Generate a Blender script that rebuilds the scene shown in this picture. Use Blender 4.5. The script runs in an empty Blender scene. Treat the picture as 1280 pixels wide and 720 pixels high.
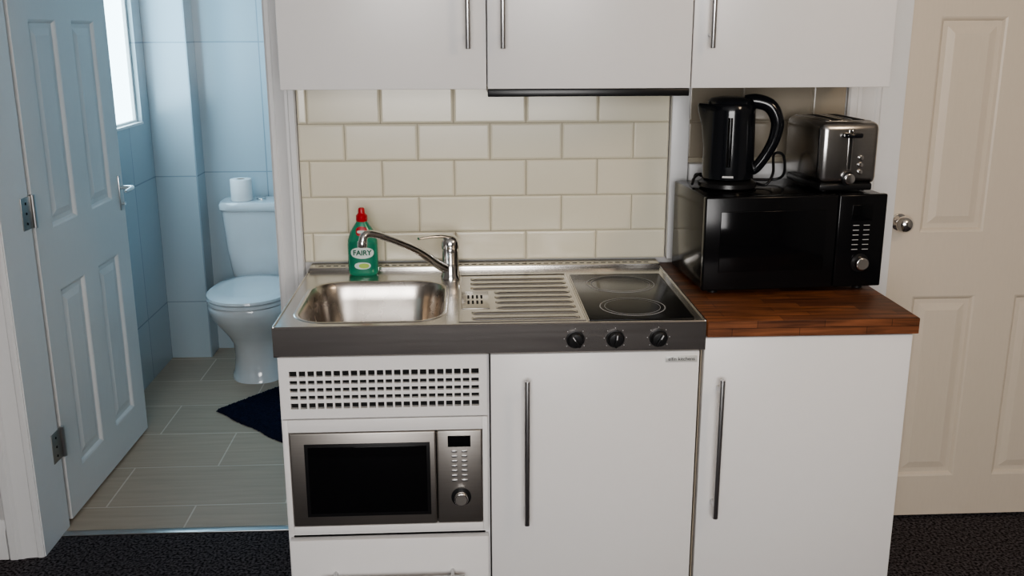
import bpy, bmesh, math, random
from mathutils import Vector, Matrix
random.seed(3)
SC=bpy.context.scene
# ---------------------------------------------------------------- materials
def newmat(name):
    m=bpy.data.materials.new(name); m.use_nodes=True
    nt=m.node_tree; b=nt.nodes['Principled BSDF']; return m,nt,b
def rgb(c): return (c[0],c[1],c[2],1)
def mat(name,col,rough=.5,metal=0,var=.04,scale=30,bump=0,bscale=200,stretch=(1,1,1),coat=0,spec=.5,rvar=0,trans=0):
    m,nt,b=newmat(name); N=nt.nodes; L=nt.links
    tc=N.new('ShaderNodeTexCoord'); mp=N.new('ShaderNodeMapping'); mp.inputs['Scale'].default_value=stretch
    L.new(tc.outputs['Object'],mp.inputs[0])
    nz=N.new('ShaderNodeTexNoise'); nz.inputs['Scale'].default_value=scale; nz.inputs['Detail'].default_value=4
    L.new(mp.outputs[0],nz.inputs['Vector'])
    mx=N.new('ShaderNodeMix'); mx.data_type='RGBA'
    mx.inputs[6].default_value=rgb([x*(1-var) for x in col]); mx.inputs[7].default_value=rgb([min(1,x*(1+var)) for x in col])
    if name=='carpet_pile':
        cr=N.new('ShaderNodeMapRange'); cr.inputs['From Min'].default_value=.38; cr.inputs['From Max'].default_value=.62
        L.new(nz.outputs[0],cr.inputs[0]); L.new(cr.outputs[0],mx.inputs[0])
    else: L.new(nz.outputs[0],mx.inputs[0])
    L.new(mx.outputs[2],b.inputs['Base Color'])
    b.inputs['Roughness'].default_value=rough; b.inputs['Metallic'].default_value=metal
    b.inputs['Coat Weight'].default_value=coat; b.inputs['Specular IOR Level'].default_value=spec
    b.inputs['Transmission Weight'].default_value=trans
    if rvar:
        mr=N.new('ShaderNodeMapRange'); mr.inputs['To Min'].default_value=max(0,rough-rvar); mr.inputs['To Max'].default_value=rough+rvar
        L.new(nz.outputs[0],mr.inputs[0]); L.new(mr.outputs[0],b.inputs['Roughness'])
    if bump:
        n2=N.new('ShaderNodeTexNoise'); n2.inputs['Scale'].default_value=bscale; n2.inputs['Detail'].default_value=3
        L.new(mp.outputs[0],n2.inputs['Vector'])
        bp=N.new('ShaderNodeBump'); bp.inputs['Strength'].default_value=bump; bp.inputs['Distance'].default_value=.002
        L.new(n2.outputs[0],bp.inputs['Height']); L.new(bp.outputs[0],b.inputs['Normal'])
    return m
def emis(name,col,s):
    m,nt,b=newmat(name); b.inputs['Base Color'].default_value=rgb(col)
    b.inputs['Emission Color'].default_value=rgb(col); b.inputs['Emission Strength'].default_value=s
    return m
def tilemat(name,axes,w,h,off,c1,c2,mortar,rough=.15,ms=.004,origin=(0,0),streak=None,bump=.3,spec=.5):
    m,nt,b=newmat(name); N=nt.nodes; L=nt.links
    tc=N.new('ShaderNodeTexCoord'); sp=N.new('ShaderNodeSeparateXYZ'); cb=N.new('ShaderNodeCombineXYZ')
    L.new(tc.outputs['Object'],sp.inputs[0]); L.new(sp.outputs[axes[0]],cb.inputs[0]); L.new(sp.outputs[axes[1]],cb.inputs[1])
    mp=N.new('ShaderNodeMapping'); mp.inputs['Location'].default_value=(-origin[0],-origin[1],0); L.new(cb.outputs[0],mp.inputs[0])
    br=N.new('ShaderNodeTexBrick'); br.offset=off; br.inputs['Scale'].default_value=1
    br.inputs['Brick Width'].default_value=w; br.inputs['Row Height'].default_value=h; br.inputs['Mortar Size'].default_value=ms
    br.inputs['Mortar Smooth'].default_value=.2
    br.inputs['Color1'].default_value=rgb(c1); br.inputs['Color2'].default_value=rgb(c2); br.inputs['Mortar'].default_value=rgb(mortar)
    L.new(mp.outputs[0],br.inputs['Vector'])
    out=br.outputs['Color']
    if streak:
        m2=N.new('ShaderNodeMapping'); m2.inputs['Scale'].default_value=streak[0]; L.new(cb.outputs[0],m2.inputs[0])
        nz=N.new('ShaderNodeTexNoise'); nz.inputs['Scale'].default_value=1; nz.inputs['Detail'].default_value=6; nz.inputs['Distortion'].default_value=streak[2] if len(streak)>2 else 0
        L.new(m2.outputs[0],nz.inputs['Vector'])
        mr=N.new('ShaderNodeMapRange'); mr.inputs['From Min'].default_value=.3; mr.inputs['From Max'].default_value=.7
        mr.inputs['To Min'].default_value=1-streak[1]; mr.inputs['To Max'].default_value=1+streak[1]
        L.new(nz.outputs[0],mr.inputs[0])
        vm=N.new('ShaderNodeVectorMath'); vm.operation='SCALE'; L.new(out,vm.inputs[0]); L.new(mr.outputs[0],vm.inputs['Scale']); out=vm.outputs[0]
    L.new(out,b.inputs['Base Color']); b.inputs['Roughness'].default_value=rough; b.inputs['Specular IOR Level'].default_value=spec
    bp=N.new('ShaderNodeBump'); bp.invert=True; bp.inputs['Strength'].default_value=bump; bp.inputs['Distance'].default_value=.003
    L.new(br.outputs['Fac'],bp.inputs['Height']); L.new(bp.outputs[0],b.inputs['Normal'])
    return m
M={}
M['wall']=mat('wall_paint',(.55,.54,.53),.8,bump=.1)
M['walld']=mat('wall_paint_dimmed',(.24,.23,.22),.85,bump=.1)  # unseen walls darkened in colour to cut bounce and dim reflections
M['ceil']=mat('ceiling_paint',(.60,.59,.58),.9)
M['trim']=mat('gloss_white_trim',(.74,.74,.74),.35,var=.02)
M['door']=mat('painted_door',(.68,.67,.66),.4,var=.03,bump=.08,bscale=60,stretch=(6,6,.6))
M['doorw']=mat('painted_door_lamplit',(.70,.62,.52),.42,var=.03,bump=.08,bscale=60,stretch=(6,6,.6))  # white door paint with warm lamplight tinted into its colour
M['cab']=mat('cabinet_white',(.79,.775,.765),.32,var=.012)
M['carc']=mat('carcass',(.42,.36,.28),.6)
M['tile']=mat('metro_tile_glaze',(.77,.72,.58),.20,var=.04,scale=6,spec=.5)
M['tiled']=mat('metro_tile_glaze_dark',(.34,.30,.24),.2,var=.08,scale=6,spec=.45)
M['grout']=mat('grout',(.44,.40,.32),.9)
M['steel']=mat('brushed_steel',(.58,.56,.53),.24,1,var=.08,scale=8,stretch=(1,30,30),rvar=.06)
M['steelb']=mat('sink_bowl_steel',(.54,.50,.46),.27,1,var=.1,scale=12,rvar=.08)
M['fascia']=mat('fascia_steel',(.36,.34,.325),.26,1,var=.05,scale=4,stretch=(1,1,30),rvar=.03)
M['chrome']=mat('chrome',(.80,.79,.78),.14,1,var=.02)
M['nickel']=mat('handle_nickel',(.56,.56,.56),.28,1,var=.05,stretch=(20,20,1))
M['badge']=mat('badge_silver',(.62,.62,.60),.4,.2)
M['glass']=mat('black_glass',(.005,.005,.006),.10,var=.1,spec=.3)
M['hob']=mat('hob_ceramic',(.012,.012,.013),.20,var=.2,scale=300,spec=.26)
M['ring']=mat('hob_marking',(.45,.45,.46),.5)
M['blk']=mat('black_plastic',(.012,.012,.013),.3,var=.15,spec=.4)
M['blkg']=mat('black_gloss_plastic',(.008,.009,.012),.14,var=.1,spec=.5)
M['blkm']=mat('microwave_black_enamel',(.007,.007,.008),.18,var=.1,spec=.3)
M['dark']=mat('dark_void',(.01,.01,.01),.9)
M['msteel']=mat('dark_brushed_steel',(.40,.375,.35),.42,1,var=.10,scale=8,stretch=(1,1,40))
M['tsteel']=mat('toaster_steel',(.42,.41,.40),.22,1,var=.08,scale=8,stretch=(1,1,30))
M['mark']=mat('printed_marking',(.55,.55,.56),.5)
M['red']=mat('red_cap',(.50,.015,.025),.3)
M['green']=mat('green_liquid_bottle',(.07,.48,.30),.12,var=.25,scale=15,coat=.5,trans=.5)
M['label']=mat('label_white',(.70,.78,.74),.4)
M['lime']=mat('label_lime',(.42,.62,.12),.4)
M['lgreen']=mat('label_green',(.015,.20,.12),.4)
M['porc']=mat('porcelain',(.62,.65,.67),.12,var=.02,coat=.4)
M['paper']=mat('toilet_paper',(.8,.8,.8),.95)
M['card']=mat('cardboard',(.35,.27,.2),.9)
M['navy']=mat('mat_pile',(.010,.012,.028),1,var=.5,scale=90,bump=1,bscale=300,spec=.1)
M['carpet']=mat('carpet_pile',(.065,.058,.062),1,var=.85,scale=120,bump=1,bscale=250,spec=.1)
M['btile']=tilemat('bath_tile_back',(0,2),.30,.61,0,(.42,.49,.53),(.39,.465,.505),(.27,.33,.37),.14,.003,(-.81,.284))
M['btile2']=tilemat('bath_tile_side',(1,2),.30,.61,0,(.42,.49,.53),(.39,.465,.505),(.27,.33,.37),.14,.003,(2.5,.284))
M['bfloor']=tilemat('bath_floor_tile',(0,1),.6,.31,.5,(.46,.36,.27),(.41,.325,.245),(.64,.55,.46),.42,.003,(-.48,.92),((4,45,1),.08))
M['wood']=tilemat('walnut_block',(0,1),.21,.037,.37,(.22,.082,.034),(.11,.041,.020),(.07,.025,.012),.42,.0008,(0,.0),((7,70,1),.55,.6),.05,spec=.3)
M['woodf']=tilemat('walnut_block_edge',(0,2),.16,.021,.37,(.24,.092,.040),(.13,.05,.025),(.07,.027,.013),.45,.0008,(0,.86),((7,90,1),.5,.6),.05,spec=.3)
# ---------------------------------------------------------------- geometry helpers
def link(o): SC.collection.objects.link(o); return o
def empty(name,loc=(0,0,0),rz=0):
    e=bpy.data.objects.new(name,None); e.location=loc; e.rotation_euler=(0,0,rz); e.empty_display_size=.05; link(e); return e
def par(o,p,world=True):
    if p is None: return o
    o.parent=p
    if world: o.location=-Vector(p.location)
    return o
def smooth(o,ang=40):
    for f in o.data.polygons: f.use_smooth=True
    a=math.radians(ang); bm=bmesh.new(); bm.from_mesh(o.data)
    for e in bm.edges:
        if len(e.link_faces)==2 and e.calc_face_angle(0)>a: e.smooth=False
    bm.to_mesh(o.data); bm.free()
def fin(bm,name,m,p,world=True,sm=True,ang=40):
    bmesh.ops.recalc_face_normals(bm,faces=bm.faces)
    me=bpy.data.meshes.new(name); bm.to_mesh(me); bm.free()
    o=bpy.data.objects.new(name,me); me.materials.append(M[m] if isinstance(m,str) else m); link(o); par(o,p,world)
    if sm: smooth(o,ang)
    return o
def addbox(bm,x0,x1,y0,y1,z0,z1):
    vs=[bm.verts.new((x,y,z)) for z in (z0,z1) for y in (y0,y1) for x in (x0,x1)]
    for f in [(0,1,3,2),(4,6,7,5),(0,4,5,1),(2,3,7,6),(0,2,6,4),(1,5,7,3)]: bm.faces.new([vs[i] for i in f])
    return vs
def box(name,b,m,p=None,bev=0,seg=2,world=True):
    bm=bmesh.new(); addbox(bm,*b)
    if bev: bmesh.ops.bevel(bm,geom=bm.edges[:],offset=bev,segments=seg,affect='EDGES',profile=.5)
    return fin(bm,name,m,p,world,sm=bool(bev),ang=50 if seg<2 else 60)
def boxes(name,bl,m,p=None,bev=0,world=True):
    bm=bmesh.new()
    for b in bl: addbox(bm,*b)
    if bev: bmesh.ops.bevel(bm,geom=bm.edges[:],offset=bev,segments=2,affect='EDGES',profile=.5)
    return fin(bm,name,m,p,world,sm=bool(bev))
def cyl(name,a,b,r,m,p=None,r2=None,n=24,world=True,bev=0):
    a=Vector(a);b=Vector(b);d=b-a; bm=bmesh.new()
    bmesh.ops.create_cone(bm,cap_ends=True,segments=n,radius1=r,radius2=r if r2 is None else r2,depth=d.length)
    if bev:
        es=[e for e in bm.edges if len(e.link_faces)==2 and e.calc_face_angle(0)>1]
        bmesh.ops.bevel(bm,geom=es,offset=bev,segments=3,affect='EDGES',profile=.5)
    q=Vector((0,0,1)).rotation_difference(d.normalized()).to_matrix().to_4x4()
    bmesh.ops.transform(bm,matrix=Matrix.Translation((a+b)/2)@q,verts=bm.verts[:])
    return fin(bm,name,m,p,world)
def ringpts(cx,cy,z,rx,ry,pw=2,n=48):
    out=[]
    for i in range(n):
        t=2*math.pi*i/n; c,s=math.cos(t),math.sin(t)
        out.append((cx+rx*math.copysign(abs(c)**(2/pw),c),cy+ry*math.copysign(abs(s)**(2/pw),s),z))
    return out
def loft(name,rings,m,p=None,world=True,cap0=True,cap1=True,ang=40,closed=True):
    bm=bmesh.new(); R=[[bm.verts.new(v) for v in r] for r in rings]; n=len(R[0])
    for a,b in zip(R,R[1:]):
        for i in range(n if closed else n-1): bm.faces.new((a[i],a[(i+1)%n],b[(i+1)%n],b[i]))
    if cap0: bm.faces.new(R[0][::-1])
    if cap1: bm.faces.new(R[-1])
    return fin(bm,name,m,p,world,ang=ang)
def tube(name,pts,r,m,p=None,world=True,n=14,flat=1,up=(0,0,1),res=8):
    P=[Vector(q) for q in pts]; rr=r if isinstance(r,(list,tuple)) else [r]*len(P)
    Q=[];RR=[]
    for i in range(len(P)-1):
        p0=P[max(i-1,0)];p1=P[i];p2=P[i+1];p3=P[min(i+2,len(P)-1)]
        for k in range(res):
            t=k/res
            Q.append(.5*((2*p1)+(p2-p0)*t+(2*p0-5*p1+4*p2-p3)*t*t+(3*p1-p0-3*p2+p3)*t**3)); RR.append(rr[i]*(1-t)+rr[i+1]*t)
    Q.append(P[-1]);RR.append(rr[-1])
    rings=[]; side=None
    for i,q in enumerate(Q):
        d=(Q[min(i+1,len(Q)-1)]-Q[max(i-1,0)]).normalized()
        if side is None:
            u=Vector(up)
            if abs(u.dot(d))>.95: u=Vector((0,1,0))
            side=d.cross(u).normalized()
        side=(side-d*side.dot(d)).normalized(); u2=d.cross(side)
        rings.append([tuple(q+side*RR[i]*math.cos(2*math.pi*k/n)+u2*RR[i]*flat*math.sin(2*math.pi*k/n)) for k in range(n)])
    return loft(name,rings,m,p,world,ang=60)
def lathe(name,prof,c,m,p=None,world=True,n=48,ang=40):
    rings=[ringpts(c[0],c[1],c[2]+z,max(r,.0004),max(r,.0004),2,n) for r,z in prof]
    return loft(name,rings,m,p,world,ang=ang)
def text(name,s,size,pos,m,p=None,world=True,ext=.0003,bend=None,rx=math.pi/2,ry=0,off=0):
    cu=bpy.data.curves.new(name,'FONT'); cu.body=s; cu.size=size; cu.extrude=ext; cu.align_x='CENTER'; cu.align_y='CENTER'; cu.offset=off
    t=bpy.data.objects.new('tmp',cu); link(t); dg=bpy.context.evaluated_depsgraph_get()
    me=bpy.data.meshes.new_from_object(t.evaluated_get(dg)); bpy.data.objects.remove(t)
    me.transform(Matrix.Translation(pos)@Matrix.Rotation(ry,4,'Y')@Matrix.Rotation(rx,4,'X'))
    if bend:
        for v in me.vertices: v.co=bend(v.co)
    o=bpy.data.objects.new(name,me); me.materials.clear(); me.materials.append(M[m]); link(o); par(o,p,world); return o
# ---------------------------------------------------------------- room shell
YW=.61; YB=.74; H=2.4
boxes('wall_north',[(-2.3,-.87,YW,YB,0,H),(-.87,-.07,YW,YB,2.03,H),(-.07,1.66,YW,YB,0,H),(1.66,2.50,YW,YB,2.03,H),(2.50,3.3,YW,YB,0,H)],'wall')
box('wall_west',(-2.4,-2.3,-3.7,YB,0,H),'walld')
box('wall_east',(3.3,3.4,-3.7,YB,0,H),'walld')
boxes('wall_south',[(-2.4,-.6,-3.8,-3.7,0,H),(1.4,3.4,-3.8,-3.7,0,H),(-.6,1.4,-3.8,-3.7,0,.9),(-.6,1.4,-3.8,-3.7,2.15,H)],'walld')
box('ceiling',(-2.4,3.4,-3.8,2.9,H,H+.08),'ceil')
box('floor',(-2.4,3.4,-3.8,YB,-.06,0),'carpet')
box('floor_bathroom',(-1.3,.8,YB,2.9,-.06,0),'bfloor')
boxes('wall_bathroom_west',[(-1.2,-1.0,YB,1.45,0,H),(-1.2,-1.0,2.385,2.9,0,H),(-1.2,-1.0,1.45,2.385,0,1.15),(-1.2,-1.0,1.45,2.385,2.1,H)],'btile2')
box('wall_bathroom_north',(-1.0,.8,2.64,2.8,0,H),'btile')
box('wall_bathroom_pipe_boxing',(-1.0,-.807,2.5,2.64,0,H),'btile')
box('wall_bathroom_east',(.6,.8,YB,2.64,0,H),'btile2')
box('trim_threshold',(-.85,-.09,.725,.755,0,.005),'nickel',bev=.002)
# bathroom window
w=empty('window_1',(-1.04,1.92,1.62))
boxes('frame',[(-1.06,-1.02,1.45,1.475,1.15,2.1),(-1.06,-1.02,2.365,2.385,1.15,2.1),(-1.06,-1.02,1.475,2.365,1.15,1.17),(-1.06,-1.02,1.475,2.365,2.075,2.1)],'trim',w,.003)
box('sill',(-1.02,-.995,1.45,2.385,1.15,1.160),'trim',w)
box('frosted_pane',(-1.045,-1.035,1.475,2.365,1.17,2.075),emis('frosted_daylight',(.66,.90,1.0),5.5),w)
# room window (behind viewpoint)
w=empty('window_2',(.4,-3.75,1.5))
boxes('frame',[(-.6,-.54,-3.78,-3.70,.9,2.15),(1.34,1.4,-3.78,-3.70,.9,2.15),(-.54,1.34,-3.78,-3.70,.9,.96),(-.54,1.34,-3.78,-3.70,2.09,2.15),(.37,.43,-3.78,-3.70,.96,2.09)],'trim',w,.004)
box('pane',(-.54,1.34,-3.76,-3.75,.96,2.09),emis('sky_pane',(.90,.95,1.0),1.0),w)
# casings
def casing(name,x0,x1,inner,z1=2.08):
    s=1 if inner>0 else -1; a=x1 if s>0 else x0; W=x1-x0
    prof=[(0,0),(0,-.008),(.006,-.012),(.016,-.012),(.020,-.009),(.5*W,-.012),(.62*W,-.018),(.72*W,-.018),(.76*W,-.022),(.95*W,-.022),(W,-.016),(W,0)]
    rings=[]
    for z in (0,z1): rings.append([(a-s*t,YW+d,z) for t,d in prof])
    return loft(name,rings,'trim',ang=25)
casing('trim_1',-.955,-.855,1)
casing('trim_2',-.092,-.016,-1)
casing('trim_3',1.525,1.625,1)
boxes('trim_4',[(-.87,-.852,YW-.004,.795,0,2.03),(-.088,-.07,YW-.004,YB+.003,0,2.03),(-.852,-.088,YW-.004,YB+.003,2.012,2.03)],'trim')
boxes('trim_5',[(1.66,1.695,YW,YB,0,2.03),(2.465,2.50,YW,YB,0,2.03),(1.695,2.465,YW,YB,2.0,2.03)],'trim')
box('trim_6',(1.625,1.66,YW-.004,YW,0,2.03),'trim')
casing('trim_7',2.49,2.59,-1)
def base(name,x0,x1):
    prof=[(0,0),(-.018,0),(-.018,.09),(-.012,.105),(-.010,.115),(-.004,.125),(0,.125)]
    loft(name,[[(x,YW+d,z) for d,z in prof] for x in (x0,x1)],'trim',ang=25)
base('baseboard_north',-2.3,-.957); base('baseboard_northeast',2.6,3.3)
# ---------------------------------------------------------------- panelled doors
def pdoor(name,loc,rz,m='door',W=.762,Hd=1.98,T=.038):
    e=empty(name,loc,rz); bm=bmesh.new()
    xs=[0,.12,.318,.444,.642,W]; zs=[.012,.15,.757,.958,1.59,1.67,1.86,Hd]
    for side in (0,1):
        Y=lambda d:(d if side==0 else T-d)
        for i in range(5):
            for j in range(7):
                x0,x1,z0,z1=xs[i],xs[i+1],zs[j],zs[j+1]
                if i in(1,3) and j in (1,3,5):
                    prev=None
                    for ins,d in ((0,0),(.006,.003),(.012,.010),(.026,.010),(.048,.004)):
                        q=[bm.verts.new((x,Y(d),z)) for x,z in ((x0+ins,z0+ins),(x1-ins,z0+ins),(x1-ins,z1-ins),(x0+ins,z1-ins))]
                        if prev:
                            for k in range(4): bm.faces.new((prev[k],prev[(k+1)%4],q[(k+1)%4],q[k]))
                        prev=q
                    bm.faces.new(prev)
                else:
                    bm.faces.new([bm.verts.new((x,Y(0),z)) for x,z in ((x0,z0),(x1,z0),(x1,z1),(x0,z1))])
    for q in (((0,0,.012),(0,T,.012),(0,T,Hd),(0,0,Hd)),((W,0,.012),(W,T,.012),(W,T,Hd),(W,0,Hd)),((0,0,.012),(W,0,.012),(W,T,.012),(0,T,.012)),((0,0,Hd),(W,0,Hd),(W,T,Hd),(0,T,Hd))):
        bm.faces.new([bm.verts.new(v) for v in q])
    bmesh.ops.remove_doubles(bm,verts=bm.verts[:],dist=.0002)
    fin(bm,'leaf',m,e,False,sm=False)
    return e
d1=pdoor('door_1',(1.70,.700,0),0,'doorw')
cyl('rose',(.052,0,.992),(.052,-.008,.992),.026,'chrome',d1,world=False,bev=.002)
cyl('knob_neck',(.052,-.006,.992),(.052,-.035,.992),.009,'chrome',d1,world=False)
bm=bmesh.new(); bmesh.ops.create_uvsphere(bm,u_segments=28,v_segments=18,radius=.026); bmesh.ops.scale(bm,vec=(1,.8,1),verts=bm.verts[:]); bmesh.ops.translate(bm,vec=(.052,-.048,.992),verts=bm.verts[:]); fin(bm,'knob','chrome',d1,False)
# open bathroom door: leaf runs along +y, visible face toward +x
d2=pdoor('door_2',(-.852,.822,0),math.radians(89.2))
boxes('handle_plate',[(.712,.738,-.005,0,.905,1.035)],'nickel',d2,.002,world=False)
cyl('handle_neck',(.725,-.004,.990),(.725,-.045,.990),.0075,'chrome',d2,world=False)
tube('handle_lever',[(.730,-.046,.990),(.715,-.049,.990),(.68,-.051,.989),(.645,-.050,.987)],[.008,.0075,.0065,.005],'chrome',d2,False)
cyl('thumb_turn',(.725,-.004,.930),(.725,-.016,.930),.006,'chrome',d2,world=False)
for i,z in enumerate((1.033,.29,1.75)):
    boxes('hinge_leaf_%d'%i,[(-.082,-.014,-.0035,-.0008,z-.048,z+.048)],'msteel',d2,.0005,world=False)
    cyl('hinge_pin_%d'%i,(-.010,-.006,z-.05),(-.010,-.006,z+.05),.0075,'nickel',d2,world=False)
    for k in (-.03,0,.03):
        cyl('hinge_screw_%d'%i,(-.055,-.0035,z+k),(-.055,-.005,z+k),.004,'dark',d2,world=False,n=10)
# ---------------------------------------------------------------- metro tiles
def metro(name,x0,x1,z0,z1,tm_='tile'):
    e=empty(name,((x0+x1)/2,.6,(z0+z1)/2))
    box('grout_bed',(x0,x1,.603,.6095,z0,z1),'grout',e)
    bm=bmesh.new(); g=.0011
    for k in range(-3,14):
        a0=.8962+.102*k; 
        for i in range(-4,14):
            c0=.1124+.202*(i+(.5 if k%2==0 else 0))
            X0,X1,Z0,Z1=max(c0+g,x0),min(c0+.202-g,x1),max(a0+g,z0),min(a0+.102-g,z1)
            if X1-X0<.012 or Z1-Z0<.012: continue
            yt=.598+random.uniform(-.0003,.0003); tl=random.uniform(-.0004,.0004); tm=random.uniform(-.0003,.0003)
            prev=None
            for ins,d in ((0,.604),(0,.6010),(.0025,yt+.0008),(.006,yt)):
                ii=min(ins,(X1-X0)/2.2,(Z1-Z0)/2.2)
                q=[bm.verts.new((x,d+(tl*sx+tm*sz if d<.6 else 0),z)) for x,z,sx,sz in ((X0+ii,Z0+ii,-1,-1),(X1-ii,Z0+ii,1,-1),(X1-ii,Z1-ii,1,1),(X0+ii,Z1-ii,-1,1))]
                if prev:
                    for m_ in range(4): bm.faces.new((prev[m_],prev[(m_+1)%4],q[(m_+1)%4],q[m_]))
                prev=q
            bm.faces.new(prev)
    fin(bm,'tiles',tm_,e,True,sm=True,ang=12)
metro('tile_splashback',-.014,1.020,.9145,1.50)
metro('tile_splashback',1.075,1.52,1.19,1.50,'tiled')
box('trim_8',(1.022,1.073,.575,.6095,.9145,1.50),'trim',bev=.003)
box('trim_9',(1.075,1.52,.565,.6095,.905,1.19),'trim',bev=.003)
# ---------------------------------------------------------------- wall cabinets + hood
def barhandle(p,a,b,r=.006,post=.034,inset=.03,y=0):
    a=Vector(a);b=Vector(b);d=(b-a).normalized()
    cyl('handle_bar',a,b,r,'nickel',p,bev=.001)
    for k,q in enumerate((a+d*inset,b-d*inset)): cyl('handle_post_%d'%k,q,q+Vector((0,post,0)),r*.8,'nickel',p)
for i in range(3):
    e=empty('wall_cabinet',(.25+.5*i,.42,1.75)); x0=.0014+.5*i
    box('carcass',(x0+.001,x0+.499,.294,.597,1.420,2.10),'cab',e)
    box('door',(x0+.0015,x0+.4985,.2727,.292,1.416,2.10),'cab',e,bev=.0015)
    hx=(.456,.539,1.043)[i]
    barhandle(e,(hx,.2387,1.512),(hx,.2387,1.88),.0068)
e=empty('extractor_hood',(.75,.42,1.41))
box('body',(.505,.998,.300,.56,1.398,1.4195),'blk',e,bev=.003)
box('visor',(.503,.999,.276,.2995,1.397,1.4155),'blk',e,bev=.002)
box('filter_grille',(.56,.94,.34,.52,1.3955,1.3978),'msteel',e)
# ---------------------------------------------------------------- base units
e=empty('base_cabinet',(.25,.3,.41))
boxes('carcass',[(.002,.014,.03,.598,.0,.828),(.482,.494,.03,.598,.0,.828),(.014,.482,.585,.598,.0,.828),(.014,.482,.03,.585,.362,.376),(.014,.482,.03,.585,.662,.672)],'cab',e)
vx0,vx1,vz0,vz1=.031,.4696,.700,.793; nc,nr=22,5
bl=[(.008,.489,.006,.018,vz1,.827),(.008,.489,.006,.018,.676,vz0),(.008,vx0,.006,.018,vz0,vz1),(vx1,.489,.006,.018,vz0,vz1)]
pw=(vx1-vx0)/nc; ph=(vz1-vz0)/nr
for i in range(1,nc): bl.append((vx0+i*pw-.0024,vx0+i*pw+.0024,.006,.016,vz0,vz1))
for j in range(1,nr): bl.append((vx0,vx1,.0062,.0155,vz0+j*ph-.0045,vz0+j*ph+.0045))
boxes('vent_panel',bl,'cab',e)
box('vent_void',(.02,.48,.0185,.028,.68,.82),'dark',e)
boxes('oven_surround',[(.008,.0205,.006,.028,.377,.672),(.4765,.489,.006,.028,.377,.672),(.0205,.4765,.006,.028,.6405,.672),(.0205,.4765,.006,.028,.377,.3965)],'cab',e,.001)
box('drawer_front',(.008,.489,.006,.028,.02,.359),'cab',e,bev=.0015)
barhandle(e,(.085,-.030,.270),(.43,-.030,.270),.006,.036)
e=empty('refrigerator',(.745,.3,.41))
box('cabinet_body',(.499,.988,.032,.595,.0,.826),'carc',e)
box('door',(.497,.9885,.006,.030,.02,.826),'cab',e,bev=.002)
barhandle(e,(.581,-.030,.405),(.581,-.030,.771),.0068,.036)
box('badge',(.908,.983,.0035,.006,.800,.815),'badge',e,bev=.0006)
text('badge_text','elfin kitchens',.0120,(.9455,.003,.8075),'blk',e)
e=empty('base_cabinet',(1.25,.3,.43))
box('carcass',(.9975,1.496,.032,.595,.0,.858),'carc',e)
box('door',(.9995,1.4965,.006,.030,.02,.857),'cab',e,bev=.002)
barhandle(e,(1.037,-.030,.410),(1.037,-.030,.765),.0068,.036)
e=empty('wooden_countertop',(1.25,.3,.88))
box('slab',(1.003,1.507,.0,.600,.86,.8995),'wood',e,bev=.0025)
box('edge_strip',(1.004,1.506,-.0012,.0,.8615,.898),'woodf',e)
# ---------------------------------------------------------------- steel sink top
S=empty('sink_worktop',(.5,.3,.88))
ZT=.9
cx,cy,hw,hd,rc=.2145,.228,.176,.190,.085
def rr_ray(th,hw,hd,r):
    c,s=math.cos(th),math.sin(th); lo,hi=0,1
    for _ in range(40):
        m_=(lo+hi)/2; x,y=abs(c*m_),abs(s*m_)
        qx,qy=x-(hw-r),y-(hd-r)
        sd=math.hypot(max(qx,0),max(qy,0))+min(max(qx,qy),0)-r
        if sd<0: lo=m_
        else: hi=m_
    return c*lo,s*lo
X0,X1,Y0,Y1=.004,.42,.004,.535
angs=[2*math.pi*i/96 for i in range(96)]+[math.atan2(y-cy,x-cx)%(2*math.pi) for x in(X0,X1) for y in(Y0,Y1)]
angs=sorted(set(round(a,5) for a in angs))
def outer(th):
    c,s=math.cos(th),math.sin(th); t=1e9
    if c>1e-9:t=min(t,(X1-cx)/c)
    if c<-1e-9:t=min(t,(X0-cx)/c)
    if s>1e-9:t=min(t,(Y1-cy)/s)
    if s<-1e-9:t=min(t,(Y0-cy)/s)
    return c*t,s*t
def rr(ins,dz): return [(cx+rr_ray(a,hw-ins,hd-ins,max(rc-ins*.6,.02))[0],cy+rr_ray(a,hw-ins,hd-ins,max(rc-ins*.6,.02))[1],ZT+dz) for a in angs]
loft('sink_deck',[[(cx+outer(a)[0],cy+outer(a)[1],ZT) for a in angs],rr(-.008,0),rr(-.006,.0015),rr(-.002,.0018),rr(.002,.0)],'steel',S,cap0=False,cap1=False,ang=20)
loft('sink_bowl',[rr(i_,z_) for i_,z_ in ((.002,0),(.005,-.004),(.009,-.014),(.015,-.05),(.022,-.105),(.032,-.128),(.05,-.140),(.09,-.146))],'steelb',S,cap0=False,ang=50)
cyl('bowl_drain',(cx,cy,ZT-.1458),(cx,cy,ZT-.143),.045,'chrome',S,bev=.001)
cyl('drain_hole',(cx,cy,ZT-.143),(cx,cy,ZT-.1425),.03,'dark',S)
boxes('deck',[(.42,.727,.004,.535,ZT-.012,ZT),(.975,.996,.004,.535,ZT-.012,ZT),(.727,.975,.45,.535,ZT-.012,ZT),(.727,.975,.004,.012,ZT-.012,ZT)],'steel',S)
prof=[(.012,.900),(.006,.9022),(.001,.9022)]
loft('front_rim',[[(x,y,z) for y,z in prof] for x in (0,.999)],'steel',S,ang=20,closed=False,cap0=False,cap1=False)
prof=[(.001,.9022),(-.001,.8995),(-.001,.832),(.002,.829),(.020,.829)]
loft('fascia',[[(x,y,z) for y,z in prof] for x in (0,.999)],'fascia',S,ang=20,closed=False,cap0=False,cap1=False)
boxes('side_rims',[(0,.0045,.0,.6,.83,.9025),(.9955,1.0,.0,.6,.83,.9025)],'steel',S,.001)
boxes('back_upstand',[(.0045,.9955,.535,.5965,.885,.912)],'steel',S,.003)
bl=[]
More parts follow.
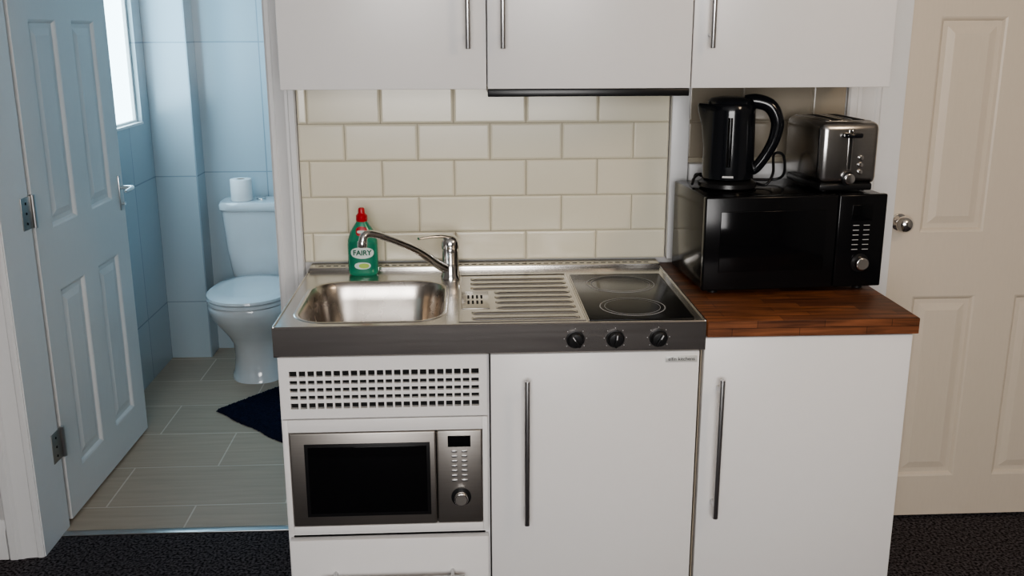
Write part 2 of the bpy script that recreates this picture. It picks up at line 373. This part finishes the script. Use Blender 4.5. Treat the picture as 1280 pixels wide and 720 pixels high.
for i in range(46):
    x=.03+i*.0205; bl.append((x,x+.013,.552,.558,.9115,.9124)); 
boxes('upstand_slots',bl,'dark',S)
for i in range(9):
    y=.052+i*.0465; x0=.515 if .10<y<.33 else .455
    rings=[]
    for x,s in ((x0,.02),(x0+.006,.7),(x0+.014,1),(.697,1),(.705,.7),(.711,.02)):
        rings.append([(x,y+.011*math.cos(math.pi*k/10),ZT-.0002+.0045*s*math.sin(math.pi*k/10)) for k in range(11)])
    loft('drainer_ridge_%d'%i,rings,'steel',S,ang=80)
box('drainer_strainer',(.432,.500,.135,.295,ZT,ZT+.0015),'steel',S,bev=.0006)
bl=[]
for i in range(4):
    for j in range(2): bl.append((.446+.011*i,.451+.011*i,.175+.05*j,.205+.05*j,ZT+.0014,ZT+.002))
boxes('strainer_slots',bl,'dark',S)
loft('drainer_border',[[(x,y,z) for x,y,z in L_] for L_ in [
 [(.424,.02,ZT),(.722,.02,ZT),(.722,.475,ZT),(.424,.475,ZT)],[(.426,.022,ZT+.002),(.720,.022,ZT+.002),(.720,.473,ZT+.002),(.426,.473,ZT+.002)],[(.430,.026,ZT+.002),(.716,.026,ZT+.002),(.716,.469,ZT+.002),(.430,.469,ZT+.002)],[(.432,.028,ZT+.0002),(.714,.028,ZT+.0002),(.714,.467,ZT+.0002),(.432,.467,ZT+.0002)]]],'steel',S,cap0=False,cap1=False)
Hb=empty('ceramic_hob',(.85,.23,.9))
box('glass_plate',(.7275,.9745,.0125,.4495,.9005,.9045),'hob',Hb,bev=.0015)
boxes('plate_edge',[(.7265,.7275,.0125,.4495,.9005,.905),(.9745,.9753,.0125,.4495,.9005,.905)],'steel',Hb)
def ringmesh(name,c,r,w_,z,m,p,n=64):
    rings=[ringpts(c[0],c[1],z,r,r,2,n),ringpts(c[0],c[1],z+.0003,r,r,2,n),ringpts(c[0],c[1],z+.0003,r-w_,r-w_,2,n)]
    return loft(name,rings,m,p,cap0=False,cap1=False)
for i,(c,r) in enumerate((((.851,.338),.090),((.846,.118),.080))):
    ringmesh('burner_ring_%d'%i,c,r,.0030,.9046,'ring',Hb)
    ringmesh('burner_inner_ring_%d'%i,c,r-.012,.0014,.9046,'ring',Hb)
for i,x in enumerate((.694,.787,.888)):
    cyl('knob_skirt_%d'%i,(x,-.0015,.862),(x,-.005,.862),.0215,'blk',Hb,bev=.001)
    cyl('knob_%d'%i,(x,-.005,.862),(x,-.020,.862),.0185,'blk',Hb,r2=.0165,bev=.002)
    a=(-.6,.1,.5)[i]
    g=box('knob_grip_%d'%i,(-.0035,.0035,-.027,-.018,-.016,.016),'blk',Hb,bev=.0015)
    g.data.transform(Matrix.Translation((x,0,.862))@Matrix.Rotation(a,4,'Y'))
    g2=box('knob_mark_%d'%i,(-.001,.001,-.0276,-.0268,.004,.015),'mark',Hb)
    g2.data.transform(Matrix.Translation((x,0,.862))@Matrix.Rotation(a,4,'Y'))
    for k in range(7):
        t=math.radians(-130+k*43); cyl('dial_mark_%d_%d'%(i,k),(x+.026*math.sin(t),-.0014,.862+.026*math.cos(t)),(x+.026*math.sin(t),-.002,.862+.026*math.cos(t)),.0010,'mark',Hb,n=8)
# faucet
F=empty('faucet',(.40,.432,.9))
fx,fy=.402,.445
lathe('base',[(.027,.0),(.027,.006),(.0235,.012),(.0225,.055),(.0235,.075),(.0225,.083)],(fx,fy,.9002),'chrome',F)
lathe('cap',[(.0245,.084),(.0255,.092),(.025,.102),(.021,.112),(.012,.119),(.002,.121)],(fx,fy,.9002),'chrome',F)
tube('spout',[(fx-.012,fy-.010,.930),(fx-.035,fy-.032,.948),(.315,.365,.998),(.245,.300,1.044),(.207,.266,1.062),(.192,.253,1.060),(.187,.248,1.045)],[.014,.0125,.0105,.0095,.0095,.0100,.0105],'chrome',F)
cyl('aerator',(.187,.248,1.047),(.186,.247,1.032),.012,'chrome',F,bev=.001)
tube('lever',[(fx+.006,fy,1.012),(fx-.02,fy-.012,1.020),(fx-.05,fy-.028,1.022),(fx-.083,fy-.045,1.020)],[.013,.012,.009,.007],'chrome',F,flat=.5)
# ---------------------------------------------------------------- dish soap bottle
B=empty('dish_soap_bottle',(.161,.503,.9))
bx,by,bz=.161,.502,.9002
prof=[(0,.036,.020),(.004,.040,.024),(.012,.0415,.0255),(.085,.0415,.0255),(.100,.040,.025),(.118,.034,.022),(.134,.025,.018),(.144,.018,.015),(.152,.013,.013)]
loft('body',[ringpts(bx,by,bz+z,a,b,2.3) for z,a,b in prof],'green',B)
lathe('cap',[(.0145,.150),(.0155,.153),(.0155,.166),(.011,.170),(.009,.174),(.009,.183),(.007,.187),(.001,.188)],(bx,by,bz),'red',B)
def onb(x,z,off):
    zz=max(0,min(.152,z-bz))
    for (z0,a0,b0),(z1,a1,b1) in zip(prof,prof[1:]):
        if z0<=zz<=z1: t=(zz-z0)/(z1-z0); A_,B_=a0+(a1-a0)*t,b0+(b1-b0)*t; break
    u=min(.97,abs((x-bx)/A_)); return (x,by-B_*(1-u**2.3)**(1/2.3)-off,z)
def patch(name,x0,x1,z0,z1,m,off,cut=0):
    bm=bmesh.new(); n=16; cols=[]
    for i in range(n+1):
        x=x0+(x1-x0)*i/n; u=abs(2*i/n-1); c=cut*(1-math.sqrt(max(0,1-u*u)))
        cols.append([bm.verts.new(onb(x,z0+c+(z1-z0-2*c)*j/6,off)) for j in range(7)])
    for a,b in zip(cols,cols[1:]):
        for j in range(6): bm.faces.new((a[j],b[j],b[j+1],a[j+1]))
    fin(bm,name,m,B)
patch('label_lower',bx-.035,bx+.035,bz+.014,bz+.098,'lgreen',.0006,.010)
patch('label_white',bx-.031,bx+.031,bz+.050,bz+.082,'label',.0010,.012)
patch('label_stripe',bx-.022,bx+.022,bz+.020,bz+.040,'label',.0010,.008)
patch('label_lemon',bx-.010,bx+.018,bz+.023,bz+.037,'lime',.0014,.006)
patch('label_shoulder',bx-.015,bx+.015,bz+.112,bz+.138,'red',.0010,.008)
patch('label_shoulder_band',bx-.012,bx+.012,bz+.120,bz+.128,'label',.0014,.002)
text('label_text','FAIRY',.0195,(bx,.45,bz+.066),'lgreen',B,bend=lambda c:Vector(onb(c.x,c.z,.0014)),off=.0006)
# ---------------------------------------------------------------- microwaves
def microwave(name,loc,rz,W,Hh,D,face,winx,winz,body,doorx,knob,feet,disp):
    e=empty(name,loc,rz)
    box('casing',(.004,W-.004,.024,D,feet,Hh-.002),body,e,bev=.004,world=False)
    box('door',(0,doorx-.001,0,.022,feet,Hh),face,e,bev=.004,world=False)
    box('control_panel',(doorx+.001,W,0.001,.022,feet,Hh),face,e,bev=.004,world=False)
    box('window',(winx[0],winx[1],-.0015,.001,winz[0],winz[1]),'glass',e,bev=.0012,world=False)
    cxp=(doorx+W)/2
    box('display',(cxp-.027,cxp+.027,-.0010,.0015,disp[0],disp[1]),'glass',e,bev=.0006,world=False)
    kz=knob
    cyl('dial_ring',(cxp+.003,.001,kz),(cxp+.003,-.003,kz),.024,'blk',e,world=False,bev=.001)
    cyl('dial',(cxp+.003,-.003,kz),(cxp+.003,-.020,kz),.0185,'chrome',e,r2=.0165,world=False,bev=.002)
    cyl('dial_face',(cxp+.003,-.020,kz),(cxp+.003,-.0206,kz),.0135,'msteel',e,world=False)
    z=disp[0]-.012; k=0
    bm_=face=='blkm'
    while z>kz+.034:
        for s in (-1,1):
            if bm_: boxes('print_%d'%k,[(cxp+s*.014-.0080,cxp+s*.014+.0080,-.0004,.0012,z-.0007,z+.0007)],'mark',e,0,world=False)
            else: boxes('button_%d'%k,[(cxp+s*.012-.0065,cxp+s*.012+.0065,-.0018,.0015,z-.0022,z+.0022)],'nickel',e,.0006,world=False)
        z-=.0125; k+=1
    return e
mw=microwave('built_in_microwave',(.0215,.004,.3975),0,.454,.242,.33,'msteel',(.042,.322),(.034,.206),'blk',.345,.070,0,(.200,.228))
box('window_frame',(.034,.330,-.0008,.001,.026,.214),'blk',mw,bev=.0006,world=False)
BM=microwave('microwave_oven',(1.041,.222,.9),.06,.474,.252,.305,'blkm',(.040,.315),(.060,.215),'blkm',.345,.075,.012,(.185,.225))
for i,(x,y) in enumerate(((.04,.04),(.43,.04),(.04,.27),(.43,.27))): cyl('foot_%d'%i,(x,y,.0002),(x,y,.016),.013,'blk',BM,world=False)
# ---------------------------------------------------------------- kettle
TOP=1.1505
K=empty('electric_kettle',(1.137,.392,TOP+.0020),-.25)
lathe('power_base',[(.072,0.0003),(.076,.004),(.075,.014),(.066,.020),(.060,.022)],(0,0,0),'blk',K,False)
rings=[]
for z,r in ((.023,.060),(.026,.0665),(.045,.067),(.10,.0660),(.16,.0640),(.195,.0635),(.212,.0630),(.217,.060)):
    ring=[]
    for i in range(64):
        t=2*math.pi*i/64; R_=r
        if z>.13:
            d=abs(t-math.pi); R_+= .022*min(1,(z-.13)/.075)*math.exp(-(d/.28)**2)
        ring.append((R_*math.cos(t),R_*math.sin(t),z))
    rings.append(ring)
loft('jug',rings,'blkg',K,False,ang=50)
lathe('lid',[(.058,.2175),(.059,.224),(.052,.231),(.03,.235),(.002,.236)],(0,0,0),'blkg',K,False)
box('lid_button',(.040,.066,-.012,.012,.220,.234),'blk',K,bev=.004,world=False)
tube('handle',[(.035,0,.221),(.065,0,.223),(.100,0,.210),(.119,0,.172),(.114,0,.128),(.096,0,.088),(.074,0,.055),(.060,0,.044)],[.015,.016,.0155,.0145,.013,.012,.012,.011],'blkg',K,False,flat=1.2)
tube('water_gauge',[(-.0,-.0662,.06),(-.0,-.0655,.12),(-.0,-.0640,.185)],.006,'glass',K,False)
box('badge',(-.014,.014,-.0684,-.065,.032,.037),'mark',K,world=False)
tube('power_cable',[(.068,.03,.009),(.100,.01,.0065),(.118,.03,.035),(.120,.075,.078),(.145,.09,.076),(.152,.10,.030),(.135,.115,.0075),(.08,.105,.0060),(-.03,.085,.012),(-.070,.055,.024),(-.088,.01,.016),(-.090,-.02,.0075),(-.088,.03,.010),(-.080,.065,.022),(-.05,.08,.0065)],.0036,'blk',K,False)
# ---------------------------------------------------------------- toaster
T=empty('toaster',(1.415,.275,TOP+.0020),.05)
box('base',(-.070,.070,.008,.235,.004,.022),'blk',T,bev=.004,world=False)
for i,(x,y) in enumerate(((-.05,.03),(.05,.03),(-.05,.21),(.05,.21))): cyl('foot_%d'%i,(x,y,.0002),(x,y,.006),.009,'blk',T,world=False)
box('shell',(-.078,.078,.0,.245,.018,.178),'tsteel',T,bev=.020,seg=5,world=False)
box('top_panel',(-.060,.060,.022,.225,.1765,.1795),'tsteel',T,bev=.0012,world=False)
boxes('bread_slots',[(-.043,-.014,.035,.21,.179,.1803),(.014,.043,.035,.21,.179,.1803)],'dark',T,world=False)
boxes('slot_rims',[(-.046,-.043,.032,.213,.179,.1815),(-.014,-.011,.032,.213,.179,.1815),(.011,.014,.032,.213,.179,.1815),(.043,.046,.032,.213,.179,.1815)],'chrome',T,world=False)
box('lever_track',(-.003,.003,-.0012,.004,.060,.155),'dark',T,world=False)
boxes('track_trim',[(-.0055,-.003,-.0016,.004,.057,.158),(.003,.0055,-.0016,.004,.057,.158)],'chrome',T,world=False)
box('lever_knob',(-.022,.022,-.024,-.002,.140,.152),'blkg',T,bev=.004,world=False)
cyl('browning_dial_ring',(.0,-.0005,.036),(.0,-.003,.036),.0165,'blk',T,world=False)
cyl('browning_dial',(.0,-.003,.036),(.0,-.015,.036),.0135,'chrome',T,world=False,bev=.002)
for i,z in enumerate((.088,.070,.052)): cyl('button_%d'%i,(.030,-.0,z),(.030,-.004,z),.0065,'chrome',T,world=False,bev=.001)
# ---------------------------------------------------------------- toilet
Tt=empty('toilet',(-.52,2.3,0)); tx=-.52
loft('pedestal',[ringpts(tx,c,z,a,b,2.5) for z,c,a,b in ((0,2.325,.132,.225),(.015,2.325,.131,.222),(.03,2.325,.122,.212),(.10,2.325,.116,.205),(.17,2.315,.118,.210),(.22,2.285,.132,.225),(.27,2.245,.152,.242),(.32,2.205,.172,.252),(.36,2.18,.182,.258),(.385,2.175,.184,.258),(.395,2.175,.178,.254))],'porc',Tt)
loft('seat',[ringpts(tx,2.160,z,a,b,2.2) for z,a,b in ((.397,.180,.245),(.400,.187,.252),(.412,.187,.252),(.415,.183,.248))],'porc',Tt)
loft('seat_lid',[ringpts(tx,2.160,z,a,b,2.2) for z,a,b in ((.417,.181,.246),(.421,.188,.253),(.432,.186,.251),(.440,.172,.236),(.444,.13,.18))],'porc',Tt)
box('rear_deck',(tx-.12,tx+.12,2.38,2.60,.30,.405),'porc',Tt,bev=.02,seg=4)
loft('cistern',[ringpts(tx,2.525,z,a,b,5) for z,a,b in ((.407,.140,.082),(.42,.150,.088),(.55,.168,.094),(.735,.182,.098))],'porc',Tt)
loft('cistern_lid',[ringpts(tx,2.525,z,a,b,5) for z,a,b in ((.736,.186,.102),(.742,.193,.106),(.765,.193,.106),(.776,.185,.099),(.778,.14,.07))],'porc',Tt)
cyl('flush_button',(tx,2.52,.777),(tx,2.52,.786),.022,'chrome',Tt,bev=.002)
R=empty('toilet_roll',(-.607,2.50,.7785))
rings=[ringpts(-.607,2.50,z,r,r,2,40) for r,z in ((.020,.779),(.048,.779),(.050,.782),(.050,.877),(.048,.880),(.020,.880),(.020,.779))]
loft('paper',rings,'paper',R,cap0=False,cap1=False)
rings=[ringpts(-.607,2.50,z,r,r,2,40) for r,z in ((.0198,.7795),(.0198,.8795),(.0188,.8795),(.0188,.7795))]
loft('core',rings,'card',R,cap0=False,cap1=False)
# bath mat with pile
bm=bmesh.new(); A=Vector((-.616,1.768,0)); e1=Vector((.70,-.714,0)); e2=Vector((.62,.785,0)); Lx,Ly=.62,.37; nx,ny=110,70
g=[]
for i in range(nx+1):
    row=[]
    for j in range(ny+1):
        u,v=i/nx,j/ny; ed=min(u*Lx,(1-u)*Lx,v*Ly,(1-v)*Ly); h=.016*min(1,ed/.015)**.5
        wob=.004*math.sin(u*17+v*5)
        q=A+e1*(u*Lx)+e2*(v*Ly+wob)+Vector((random.uniform(-.002,.002),random.uniform(-.002,.002),.002+h*random.uniform(.7,1.15)))
        row.append(bm.verts.new(q))
    g.append(row)
for i in range(nx):
    for j in range(ny): bm.faces.new((g[i][j],g[i+1][j],g[i+1][j+1],g[i][j+1]))
fin(bm,'bath_mat','navy',None)
# ---------------------------------------------------------------- ceiling lamp
L_=empty('ceiling_lamp',(2.0,-1.2,2.36))
lathe('shade',[(.06,.04),(.15,.03),(.16,.0),(.14,-.04),(.08,-.06),(.002,-.065)],(2.0,-1.2,2.36),emis('lamp_shade',(1,.85,.65),1.5),L_)
# ---------------------------------------------------------------- lights
def area(name,loc,rot,sx,sy,pw,col):
    l=bpy.data.lights.new(name,'AREA'); l.shape='RECTANGLE'; l.size=sx; l.size_y=sy; l.energy=pw; l.color=col
    o=bpy.data.objects.new(name,l); o.location=loc; o.rotation_euler=rot; link(o); return o
area('window_daylight',(.4,-3.65,1.55),(math.radians(90),0,0),1.8,1.1,76,(1.0,.975,.955))
area('bathroom_window_daylight',(-1.01,1.92,1.62),(0,math.radians(-90),0),.8,.85,7.5,(.38,.71,1.0))
pl=bpy.data.lights.new('ceiling_bulb','POINT'); pl.energy=19; pl.color=(1,.78,.55); pl.shadow_soft_size=.16
o=bpy.data.objects.new('ceiling_bulb',pl); o.location=(2.0,-1.2,2.12); link(o)
wd=bpy.data.worlds.new('world'); SC.world=wd; wd.use_nodes=True
wd.node_tree.nodes['Background'].inputs[0].default_value=(.5,.65,.85,1); wd.node_tree.nodes['Background'].inputs[1].default_value=.3
try: SC.view_settings.look='AgX - Medium High Contrast'
except Exception: pass
# ---------------------------------------------------------------- camera
f,cxx,cyy,czz,ya,pi_,ro=1226.865,.4401,-2.1595,1.5551,.0496,.2571,-.0023
Fv=Vector((math.sin(ya)*math.cos(pi_),math.cos(ya)*math.cos(pi_),-math.sin(pi_)))
Rv=Vector((math.cos(ya),-math.sin(ya),0)); Uv=Rv.cross(Fv)
R2=Rv*math.cos(ro)+Uv*math.sin(ro); U2=-Rv*math.sin(ro)+Uv*math.cos(ro)
cam=bpy.data.cameras.new('camera'); co=bpy.data.objects.new('camera',cam); link(co)
mw_=Matrix(((R2.x,U2.x,-Fv.x,cxx),(R2.y,U2.y,-Fv.y,cyy),(R2.z,U2.z,-Fv.z,czz),(0,0,0,1)))
co.matrix_world=mw_; cam.sensor_width=36; cam.lens=f*36/1280; cam.clip_start=.05
SC.camera=co
